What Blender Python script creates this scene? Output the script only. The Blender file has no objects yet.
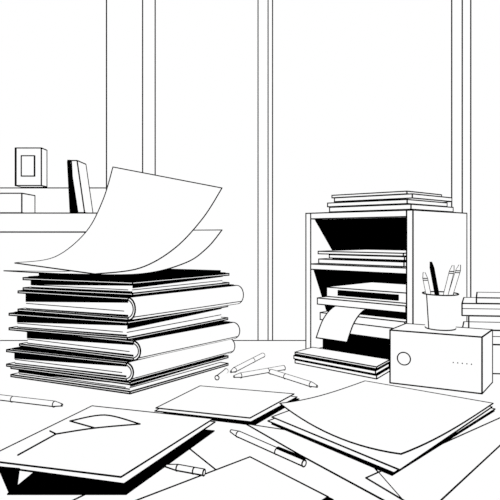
import bpy, math
from mathutils import Vector as V
TZ=0.75; H=0.30; F=500.0; HY=235.0; LW=1.38
sc=bpy.context.scene
sc.view_settings.view_transform='Standard'
sc.view_settings.look='None'

# ---------------------------------------------------------------- materials
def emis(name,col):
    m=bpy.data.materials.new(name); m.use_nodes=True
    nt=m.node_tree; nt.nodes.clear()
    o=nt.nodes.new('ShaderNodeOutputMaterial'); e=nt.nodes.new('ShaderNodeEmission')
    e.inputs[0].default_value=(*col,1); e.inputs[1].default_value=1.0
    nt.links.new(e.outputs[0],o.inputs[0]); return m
WHITE=emis('white_paper_flat',(1,1,1)); INK=emis('black_ink_flat',(0.0,0.0,0.0))  # white glows evenly, unlit; black also serves for painted shade

# ---------------------------------------------------------------- survey helpers
def T(x,y,z=0.0):
    d=(H-z)*F/(y-HY); return V(((x-250)*d/F,d,TZ+z))
def W(x,y,d): return V(((x-250)*d/F,d,TZ+H-(y-HY)*d/F))

def smooth(pts,n=8):
    out=[];P=[pts[0]]+list(pts)+[pts[-1]]
    for i in range(1,len(P)-2):
        a,b,c,d=P[i-1],P[i],P[i+1],P[i+2]
        for k in range(n):
            t=k/n
            out.append(0.5*((2*b)+(c-a)*t+(2*a-5*b+4*c-d)*t*t+(3*b-a-3*c+d)*t**3))
    out.append(V(pts[-1])); return out

class B:
    def __init__(s,r=0.0011): s.v=[];s.f=[];s.m=[];s.r=r
    def poly(s,p,m=0):
        n=len(s.v); s.v+= [V(q) for q in p]; s.f.append(list(range(n,n+len(p)))); s.m.append(m)
    def seg(s,a,b,r=None,m=1):
        r=(r or s.r)*LW; a=V(a);b=V(b); d=b-a
        if d.length<1e-6: return
        d.normalize(); a=a-d*r*.5; b=b+d*r*.5
        up=V((0,0,1)) if abs(d.z)<.9 else V((1,0,0))
        x=d.cross(up).normalized(); y=d.cross(x).normalized(); N=6;n=len(s.v)
        for c in (a,b):
            for i in range(N):
                t=2*math.pi*i/N; s.v.append(c+x*math.cos(t)*r+y*math.sin(t)*r)
        for i in range(N):
            j=(i+1)%N; s.f.append([n+i,n+j,n+N+j,n+N+i]); s.m.append(m)
        s.f.append([n+i for i in range(N)][::-1]);s.m.append(m)
        s.f.append([n+N+i for i in range(N)]);s.m.append(m)
    def line(s,p,r=None,closed=False):
        for i in range(len(p)-1): s.seg(p[i],p[i+1],r)
        if closed: s.seg(p[-1],p[0],r)
    def prism(s,base,vec,m=0,ink=True,r=None,edges=None):
        base=[V(p) for p in base]; vec=V(vec); top=[p+vec for p in base]; n=len(base)
        s.poly(base[::-1],m); s.poly(top,m)
        for i in range(n):
            j=(i+1)%n; s.poly([base[i],base[j],top[j],top[i]],m)
        if ink:
            s.line(base,r,True); s.line(top,r,True)
            for i in range(n):
                if edges is None or i in edges: s.seg(base[i],top[i],r)
    def slab(s,q,z0,h,m=0,ink=True,r=None):
        s.prism([V((p[0],p[1],z0)) for p in q],(0,0,h),m,ink,r)
    def grid(s,g,m=0):
        n=len(s.v);R=len(g);C=len(g[0])
        for row in g: s.v+=[V(p) for p in row]
        for i in range(R-1):
            for j in range(C-1):
                s.f.append([n+i*C+j,n+i*C+j+1,n+(i+1)*C+j+1,n+(i+1)*C+j]); s.m.append(m)
    def sheet(s,q,zf=None,m=0,ink=True,r=None,N=14):
        g=[]
        for i in range(N+1):
            u=i/N;row=[]
            for j in range(N+1):
                w=j/N
                p=(V(q[0])*(1-u)+V(q[1])*u)*(1-w)+(V(q[3])*(1-u)+V(q[2])*u)*w
                if zf: p=p+V((0,0,zf(u,w)))
                row.append(p)
            g.append(row)
        s.grid(g,m)
        if ink:
            s.line(g[0],r); s.line(g[-1],r)
            s.line([x[0] for x in g],r); s.line([x[-1] for x in g],r)
        return g
    def cyl(s,a,b,r0,r1,m=0,N=16,caps=True):
        a=V(a);b=V(b);d=(b-a).normalized()
        up=V((0,0,1)) if abs(d.z)<.9 else V((1,0,0))
        x=d.cross(up).normalized(); y=d.cross(x).normalized()
        A=[a+(x*math.cos(2*math.pi*i/N)+y*math.sin(2*math.pi*i/N))*r0 for i in range(N)]
        Bb=[b+(x*math.cos(2*math.pi*i/N)+y*math.sin(2*math.pi*i/N))*r1 for i in range(N)]
        for i in range(N):
            j=(i+1)%N; s.poly([A[i],A[j],Bb[j],Bb[i]],m)
        if caps: s.poly(A[::-1],m); s.poly(Bb,m)
        return A,Bb
    def done(s,name):
        me=bpy.data.meshes.new(name)
        lo=V((min(p.x for p in s.v),min(p.y for p in s.v),min(p.z for p in s.v)))
        hi=V((max(p.x for p in s.v),max(p.y for p in s.v),max(p.z for p in s.v)))
        c=V(((lo.x+hi.x)/2,(lo.y+hi.y)/2,lo.z))
        me.from_pydata([tuple(p-c) for p in s.v],[],s.f)
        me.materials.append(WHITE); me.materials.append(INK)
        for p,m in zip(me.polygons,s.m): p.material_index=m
        o=bpy.data.objects.new(name,me); o.location=c
        sc.collection.objects.link(o); return o

WY=1.43
# ---------------------------------------------------------------- room
b=B(); b.prism([(-2.5,-1.5,-.05),(2.5,-1.5,-.05),(2.5,WY+.1,-.05),(-2.5,WY+.1,-.05)],(0,0,.05),ink=False); b.done('floor')
b=B(); b.prism([(-2.5,WY,0),(2.5,WY,0),(2.5,WY+.1,0),(-2.5,WY+.1,0)],(0,0,2.6),ink=False); b.done('wall_back')
def wx(x): return (x-250)*WY/F
k=0
for xs in [(107,),(143,155.5),(258,268,272.5),(451,461.5,470)]:
    k+=1; b=B(.0013)
    x0=wx(xs[0]); x1=wx(xs[-1]) if len(xs)>1 else x0+.002
    b.prism([(x0,WY-.004,.0),(x1,WY-.004,.0),(x1,WY,.0),(x0,WY,.0)],(0,0,2.6),ink=False)
    for x in xs:
        b.seg((wx(x),WY-.005,.0),(wx(x),WY-.005,2.6))
    b.done('trim_%d'%k)
b=B(.0013); zr=TZ+.434
b.prism([(-1.4,WY-.006,zr-.012),(wx(106),WY-.006,zr-.012),(wx(106),WY,zr-.012),(-1.4,WY,zr-.012)],(0,0,.012),ink=False)
b.seg((-1.4,WY-.006,zr),(wx(106),WY-.006,zr)); b.done('trim_5')

# table
b=B(.0016)
b.slab([(-1.3,.42),(1.3,.42),(1.3,WY-.012),(-1.3,WY-.012)],TZ-.03,.03)
for x in (-1.22,1.16):
    for y in (.48,1.3):
        b.slab([(x,y),(x+.06,y),(x+.06,y+.06),(x,y+.06)],0.003,TZ-.035)
b.done('office_desk')

# wall shelf and things on it
b=B(.0013)
b.slab([(-1.0,1.30),(-.32,1.30),(-.32,WY-.003),(-1.0,WY-.003)],TZ+.308,.049); b.done('wall_shelf')
b=B(.0013)   # picture frame
X0,X1,Z0,Z1=-.650,-.578,TZ+.437,TZ+.541
def fr(x0,x1,z0,z1,y0,y1,m=0): b.prism([(x0,y0,z0),(x1,y0,z0),(x1,y1,z0),(x0,y1,z0)],(0,0,z1-z0),m)
fr(X0,X1,Z0,Z1,WY-.045,WY-.008)
fr(X0+.018,X1-.018,Z0+.026,Z1-.022,WY-.048,WY-.045)
b.poly([(X0,WY-.0455,Z0),(X0+.004,WY-.0455,Z0),(X0+.004,WY-.0455,Z1),(X0,WY-.0455,Z1)],1)
b.done('picture_frame')
b=B(.0013)
b.slab([(-.75,1.33),(-.607,1.33),(-.607,1.41),(-.75,1.41)],TZ+.359,.052); b.done('storage_box')
b=B(.0013)   # leaning books
def up_book(xb,xt,w,z1,m):
    z0=TZ+.3595
    q=[(xb,1.33,z0),(xb+w,1.33,z0),(xb+w,1.40,z0),(xb,1.40,z0)]
    b.prism(q,(xt-xb,0,z1-z0),m)
up_book(-.478,-.485,.010,TZ+.495,1)
up_book(-.462,-.482,.022,TZ+.498,0)
b.poly([(-.470,1.329,TZ+.36),(-.456,1.329,TZ+.36),(-.478,1.329,TZ+.5),(-.486,1.329,TZ+.5)],1)
b.done('leaning_books')

# ---------------------------------------------------------------- book stack
C0=V((-.225,.9375,0)); U=V((.647,.763,0)); Vv=V((-.925,.38,0))
def rot(v,a): return V((v.x*math.cos(a)-v.y*math.sin(a),v.x*math.sin(a)+v.y*math.cos(a),0))
def book(b,off,ang,lu,lv,z0,h,spine):
    u=rot(U,ang); v=rot(Vv,ang); c=C0+U*off[0]+Vv*off[1]; z0+=TZ; t=.0038
    def P(a,w,z): return V((c.x+u.x*a+v.x*w,c.y+u.y*a+v.y*w,z))
    def Q(a0,a1,w0,w1): return [P(a0,w0,0),P(a1,w0,0),P(a1,w1,0),P(a0,w1,0)]
    b.slab(Q(0,lu,0,lv),z0,t); b.slab(Q(0,lu,0,lv),z0+h-t,t)
    i=.010; w0=.0 if spine else i
    b.slab(Q(i,lu-i,w0,lv-i),z0+t,h-2*t,0,False)
    for f in (.34,):
        zz=z0+t+(h-2*t)*f
        b.seg(P(i,lv-i,zz),P(i,.02,zz-.001),.0007)
    zt=z0+h-t; zb=z0+t
    b.prism([P(i-.002,lv-i,zt-(h*.46)),P(i-.002,lv-i,zt),P(i-.002,w0,zt),P(i-.002,w0,zt-h*.16)],u*.002,1,False)  # black wedge painting the top cover's shade on the pages
    b.prism([P(i-.001,lv-i,zb),P(i-.001,lv-i,zb+.002),P(i-.001,w0,zb+h*.10),P(i-.001,w0,zb)],u*.001,1,False)  # black sliver painting shade along the lower cover
    if spine:
        N=12; bul=min(.016,h*.45); arc=[]; arc2=[]
        for k in range(N+1):
            a=-math.pi/2+math.pi*k/N
            arc.append(P(0,-bul*math.cos(a),z0+h/2+h/2*math.sin(a)))
            arc2.append(P(-.0006,.004-(bul)*math.cos(a),z0+h/2+(h/2-t)*math.sin(a)))
        b.prism(arc,u*lu,0,False)
        b.line(arc,.0011); b.line(arc2,.0008); b.line([p+u*lu for p in arc],.0011)
        b.seg(arc[3],arc[3]+u*lu,.0008); b.seg(arc[0],arc[0]+u*lu); b.seg(arc[-1],arc[-1]+u*lu)
    else:
        b.prism([P(i,i-.002,zt),P(i,i-.002,zt-h*.36),P(lu-i,i-.002,zt-h*.14),P(lu-i,i-.002,zt)],v*.002,1,False)  # black wedge for the cover's shade on the right page face
        for f in (.3,):
            zz=z0+t+(h-2*t)*f; b.seg(P(i,i,zz),P(lu-i,i,zz),.0007)
    return Q(.006,lu-.006,.004,lv-.006)
b=B(.0011)
z=.0025
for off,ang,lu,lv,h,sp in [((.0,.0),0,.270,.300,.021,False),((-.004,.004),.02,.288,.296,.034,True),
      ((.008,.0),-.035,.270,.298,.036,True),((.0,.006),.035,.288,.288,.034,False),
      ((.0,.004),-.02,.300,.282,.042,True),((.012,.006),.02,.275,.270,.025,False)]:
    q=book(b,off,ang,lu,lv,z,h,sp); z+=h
    b.slab(q,TZ+z+.0002,.0028,1,False); z+=.0032  # black filler painting the shade in the gap between books
c=C0+U*.03+Vv*.02
b.slab([c,c+U*.24,c+U*.24+Vv*.24,c+Vv*.24],TZ+z,.004,1)  # black slab standing in for shade under the curled papers
b.done('book_stack')

# curled papers on the stack
def ruled(name,A,Bc,r=.0010):
    b=B(r); a=smooth(A); c=smooth(Bc); M=10
    g=[[a[i].lerp(c[i],j/M) for j in range(M+1)] for i in range(len(a))]
    b.grid(g); b.line(a); b.line(c); b.line(g[0]); b.line(g[-1]); return b.done(name)
ruled('curled_paper',
  [W(15,263,1.05),W(55,257,1.12),W(86,232,1.15),W(103,200,1.16),W(113,167,1.16)],
  [W(95,274,.96),W(140,268,1.02),W(175,248,1.06),W(203,218,1.08),W(222,188,1.09)])
A2=[W(62,274,1.0),W(140,274,1.03),W(185,263,1.08),W(207,248,1.10),W(222,230,1.12)]
ruled('curled_paper',[p+V((-.16,.09,0)) for p in A2],A2)

# ---------------------------------------------------------------- cabinet
Ac=V((.352,1.08,0)); E=V((-.78,.625,0)); D=V((.75,.66,0)); CW=.272; CD=.25; CH=.354
def cb(s,t,z): # s from right-front corner to left, t depth
    return V((Ac.x+E.x*s+D.x*t,Ac.y+E.y*s+D.y*t,TZ+z))
def cbox(b,s0,s1,t0,t1,z0,z1,m=0,ink=True,r=None):
    b.prism([cb(s0,t0,z0),cb(s0,t1,z0),cb(s1,t1,z0),cb(s1,t0,z0)],(0,0,z1-z0),m,ink,r)
b=B(.0012); t=.014
cbox(b,0,t,0,CD,.0025,CH); cbox(b,CW-t,CW,0,CD,.0025,CH)
cbox(b,t,CW-t,0,CD,CH-t,CH); cbox(b,t,CW-t,0,CD,.0025,t)
cbox(b,t,CW-t,0,CD-.01,.215,.228)
cbox(b,t,CW-t,CD-.006,CD,t,CH-t,1,False)  # back made black to paint the shade inside the bays
cbox(b,t,CW-t-.001,.03,CD-.01,CH-t-.002,CH-t-.0005,1,False)  # black sheet painting shade on the underside of the top
cbox(b,t,CW-t-.001,.03,CD-.01,.213,.2148,1,False)  # black sheet painting shade on the underside of the middle shelf
# black panels painting the shade on the left inner wall (upper and lower bay)
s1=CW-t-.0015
def shade_panel(pts):
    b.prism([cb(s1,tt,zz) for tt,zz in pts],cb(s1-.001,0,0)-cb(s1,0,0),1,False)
shade_panel([(.012,CH-t-.001),(CD-.008,CH-t-.001),(CD-.008,.229),(.085,.255)])
shade_panel([(.008,.213),(CD-.008,.213),(CD-.008,.02),(.06,.10)])
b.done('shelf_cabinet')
# files on top
b=B(.0011)
z=CH+.0025
for k,(s0,s1_,t0,t1,h) in enumerate([(.012,.215,.014,.205,.011),(.024,.225,.02,.20,.009),(.008,.20,.012,.19,.009),(.03,.22,.03,.185,.006)]):
    if k: cbox(b,.035,.195,.030,.175,z-.0022,z,1,False)  # black inset slab painting shade between the folders
    cbox(b,s0,s1_,t0,t1,z,z+h); z+=h+.0022
b.done('folder_pile')
b=B(.0011); z=.231
for k,(s0,s1_,t0,t1,h) in enumerate([(.02,.235,.0,.2,.010),(.03,.22,.02,.2,.008),(.018,.232,-.006,.19,.006)]):
    if k: cbox(b,.032,.215,.024,.18,z-.0026,z,1,False)  # black filler as painted shade in the folder gaps
    cbox(b,s0,s1_,t0,t1,z,z+h); z+=h+.0026
b.done('folder_pile')
# printer in lower bay
b=B(.0011)
cbox(b,.02,.245,.03,.22,.0165,.06,1); cbox(b,.02,.245,.03,.22,.061,.088); cbox(b,.025,.24,.012,.22,.091,.108)
cbox(b,.022,.242,.045,.22,.109,.128,1); cbox(b,.02,.245,.008,.22,.129,.144)
cbox(b,.03,.235,.03,.22,.147,.170); cbox(b,.05,.20,.026,.030,.153,.164,1)
a=[cb(.20,.045,.128),cb(.20,.005,.124),cb(.20,-.03,.10),cb(.20,-.055,.06)]
c=[cb(.12,.045,.128),cb(.12,.005,.124),cb(.12,-.03,.10),cb(.12,-.055,.06)]
a=smooth(a);c=smooth(c)
b.grid([[a[i],c[i]] for i in range(len(a))]); b.line(a);b.line(c);b.seg(a[-1],c[-1])
b.done('desktop_printer')
# papers in front of cabinet
b=B(.0010); Q=[V((.105,1.165,0)),V((.262,1.035,0)),V((.306,1.095,0)),V((.152,1.215,0))]
z=TZ+.0022
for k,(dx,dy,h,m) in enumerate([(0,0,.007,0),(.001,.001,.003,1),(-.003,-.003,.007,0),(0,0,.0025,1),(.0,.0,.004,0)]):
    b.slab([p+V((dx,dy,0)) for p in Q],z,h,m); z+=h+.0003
b.done('paper_pile')

# ---------------------------------------------------------------- white device
b=B(.0011); bl=V((.282,1.007,0)); br=V((.435,.9375,0)); dd=V((.6,.8,0))*.09
b.slab([bl,br,br+dd,bl+dd],TZ+.0025,.106)
e=(br-bl).normalized(); n=V((e.y,-e.x,0)).normalized()
L=(br-bl).length
cc=bl+e*.027+n*.0012; cz=TZ+.054
ring=[cc+e*math.cos(2*math.pi*i/28)*.0125+V((0,0,cz+math.sin(2*math.pi*i/28)*.0125)) for i in range(28)]
b.poly(ring,0); b.line(ring,.0009,True)
for i in range(5):
    p=bl+e*(L-.05+i*.008)+V((0,0,TZ+.056)); b.seg(p,p+n*.002,.0008)
b.done('projector')
# pen cup
b=B(.0010); cx=V((.389,1.022,TZ+.1105)); N=32; r0,r1,hh=.029,.0345,.070
A,Bt=b.cyl(cx,cx+V((0,0,hh)),r0,r1,0,N,False); b.poly(A[::-1],0)
b.line(A,None,True); b.line(Bt,None,True)
b.poly([V((p.x,p.y,cx.z+.004)) for p in A],0)
for ang in (math.radians(180+21),math.radians(21)):
    x=V((math.cos(ang),math.sin(ang),0)); b.seg(cx+x*r0,cx+x*r1+V((0,0,hh)))
b.done('pen_cup')
def penup(base,top,r,name,dark=False):
    b=B(.0008); base=V(base);top=V(top);d=(top-base).normalized()
    b.cyl(base,top-d*.012,r,r,1 if dark else 0,12); b.cyl(top-d*.012,top,r,r*.35,1 if dark else 0,12)
    x=V((.92,-.38,0))
    for sgn in (1,-1):
        b.seg(base+x*r*sgn,top-d*.012+x*r*sgn); b.seg(top-d*.012+x*r*sgn,top+x*r*.35*sgn)
    for q in (.012,.016):
        A=[top-d*q+(V((math.cos(a),math.sin(a),0)))*r for a in [2*math.pi*i/12 for i in range(12)]]
        b.line(A,None,True)
    b.done(name)
z0=cx.z+.008
penup((.390,1.012,z0),(.369,1.020,TZ+.245),.0036,'ballpoint_pen',True)
penup((.381,1.034,z0),(.362,1.040,TZ+.222),.0044,'pencil')
penup((.384,1.020,z0),(.412,1.014,TZ+.238),.0040,'ballpoint_pen')
penup((.396,1.032,z0),(.432,1.030,TZ+.238),.0042,'marker_pen')

# box pile at right
b=B(.0011); o=V((.458,1.08,0)); ex=V((.99,-.10,0)); ey=V((.42,.90,0)); z=TZ+.0025
for k,(a0,a1,h) in enumerate([(.01,.3,.062),(.0,.28,.030),(.014,.3,.030),(.0,.29,.026),(.03,.28,.012)]):
    q=[o+ex*a0,o+ex*a1,o+ex*a1+ey*.11,o+ex*a0+ey*.11]; b.slab(q,z,h); z+=h+.0006
    if k in(1,2,3): b.seg(q[0]+V((0,0,z-h*.45)),q[1]+V((0,0,z-h*.45)),.0007)
b.done('box_file_pile')

# ---------------------------------------------------------------- papers on desk
def pile(name,items,r=.0008):
    b=B(r)
    for q,z,zf,m in items:
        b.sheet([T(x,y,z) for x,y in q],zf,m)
    return b.done(name)
flat=None
pile('paper_pile',[
 ([(272,424),(372,390),(494,411),(392,475)],.0045,flat,1),  # black undersheet, painted shadow of the pile on the desk
 ([(268,421),(366,386),(495,409),(394,473)],.0065,flat,0),
 ([(272,417),(362,384),(492,407),(400,470)],.0085,flat,0),
 ([(280,412),(365,381),(493,404),(401,466)],.011,lambda u,w:(1-u)**3*.014*(2*w-1)**2+.001*w,0)])
pile('notebook',[
 ([(162,414),(203,391),(299,399),(254,425)],.0018,flat,1),  # black offset sheet painting the notebook's shadow edge
 ([(155,411),(200,388),(297,397),(251,422)],.0035,flat,0),
 ([(156,408),(200,386),(294,394),(250,418)],.0065,flat,0)])
b=B(.0008)
for q,z,m in [([(8,494),(98,420),(214,431),(126,494)],.0045,1),  # black sheet painting the shadow beneath the folder
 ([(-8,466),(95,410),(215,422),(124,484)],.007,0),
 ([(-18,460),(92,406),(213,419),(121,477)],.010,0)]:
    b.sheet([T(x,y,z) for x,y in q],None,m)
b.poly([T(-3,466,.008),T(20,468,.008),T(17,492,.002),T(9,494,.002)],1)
b.line([T(18,455,.012),T(56,434,.012),T(50,431,.0125)]); b.line(smooth([T(56,434,.012),T(95,428,.013),T(140,424,.012)]))
b.line(smooth([T(70,421,.012),T(105,415,.013),T(140,424,.012)])); b.seg(T(70,421,.012),T(95,428,.013))
b.done('open_folder')
pile('loose_sheet',[([(72,508),(190,449),(220,474),(124,530)],.0020,flat,1),([(70,502),(186,446),(216,470),(120,530)],.0030,flat,0)])  # first sheet is black, painting the shadow under the white one
pile('loose_sheet',[([(130,506),(250,460),(333,500),(215,570)],.0042,flat,1),([(130,503),(250,457),(328,497),(215,570)],.0055,flat,0)])  # black sheet below paints a thin shadow edge
pile('loose_sheet',[([(246,424),(300,455),(420,520),(350,440)],.0018,flat,0)])
pile('loose_sheet',[([(366,478),(520,409),(640,450),(470,540)],.0024,flat,0)])
pile('loose_sheet',[([(436,505),(520,427),(680,500),(560,600)],.0048,flat,0)])

# ---------------------------------------------------------------- pens on desk
def pen(name,p0,p1,r=.0050,clip=False,z=0.0,taper=.35):
    b=B(.0008); a=T(*p0,z); c=T(*p1,z); a.z+=r+.0018; c.z+=r+.0018
    d=(c-a).normalized(); tip=a+d*.016
    b.cyl(tip,c,r,r,0,14); b.cyl(a,tip,r*taper,r,0,14)
    side=d.cross(V((0,0,1))).normalized()
    if side.y>0: side=-side
    for w in (V((0,0,1))*.88-side*.47, side*.85-V((0,0,1))*.5):
        b.seg(tip+w*r,c+w*r); b.seg(a+w*r*taper,tip+w*r)
    def ringat(p,rr):
        b.line([p+(side*math.cos(t)+V((0,0,1))*math.sin(t))*rr for t in [2*math.pi*i/14 for i in range(14)]],.0007,True)
    ringat(tip,r); ringat(c,r); ringat(a,r*taper); ringat(tip+(c-tip)*.62,r)
    if clip:
        m=c-d*.045; b.seg(m+V((0,0,r+.001)),c+V((0,0,r+.002)),.0016)
    b.done(name)
pen('ballpoint_pen',(231,375),(263,358))
pen('marker_pen',(234,380),(284,371),.0050)
pen('marker_pen',(317,390),(271,375),.0050)
pen('pencil',(62,409),(-12,400),.0048)
pen('ballpoint_pen',(231,435),(304,468),.0040,True,.0065)
pen('ballpoint_pen',(166,470),(204,477),.0035,False,.0065)
b=B(.0008); a=T(217,381);c=T(226,374);a.z+=.0068;c.z+=.0068
b.cyl(a,c,.004,.005,0,14)
for P_ in (a,c):
    d=(c-a).normalized(); s_=d.cross(V((0,0,1)))
    b.line([P_+(s_*math.cos(t)+V((0,0,1))*math.sin(t))*.0045 for t in [2*math.pi*i/14 for i in range(14)]],None,True)
b.seg(a+V((0,0,.0045)),c+V((0,0,.0045)))
b.done('pen_cap')

# ---------------------------------------------------------------- world, camera
w=bpy.data.worlds.new('World'); sc.world=w; w.use_nodes=True
w.node_tree.nodes['Background'].inputs[0].default_value=(1,1,1,1)
w.node_tree.nodes['Background'].inputs[1].default_value=1.0
cd=bpy.data.cameras.new('camera'); cam=bpy.data.objects.new('camera',cd); sc.collection.objects.link(cam)
cam.location=(0,0,TZ+H); cam.rotation_euler=(math.radians(90),0,0)
cd.sensor_width=36; cd.lens=36; cd.shift_y=-.03; cd.clip_start=.01
sc.camera=cam
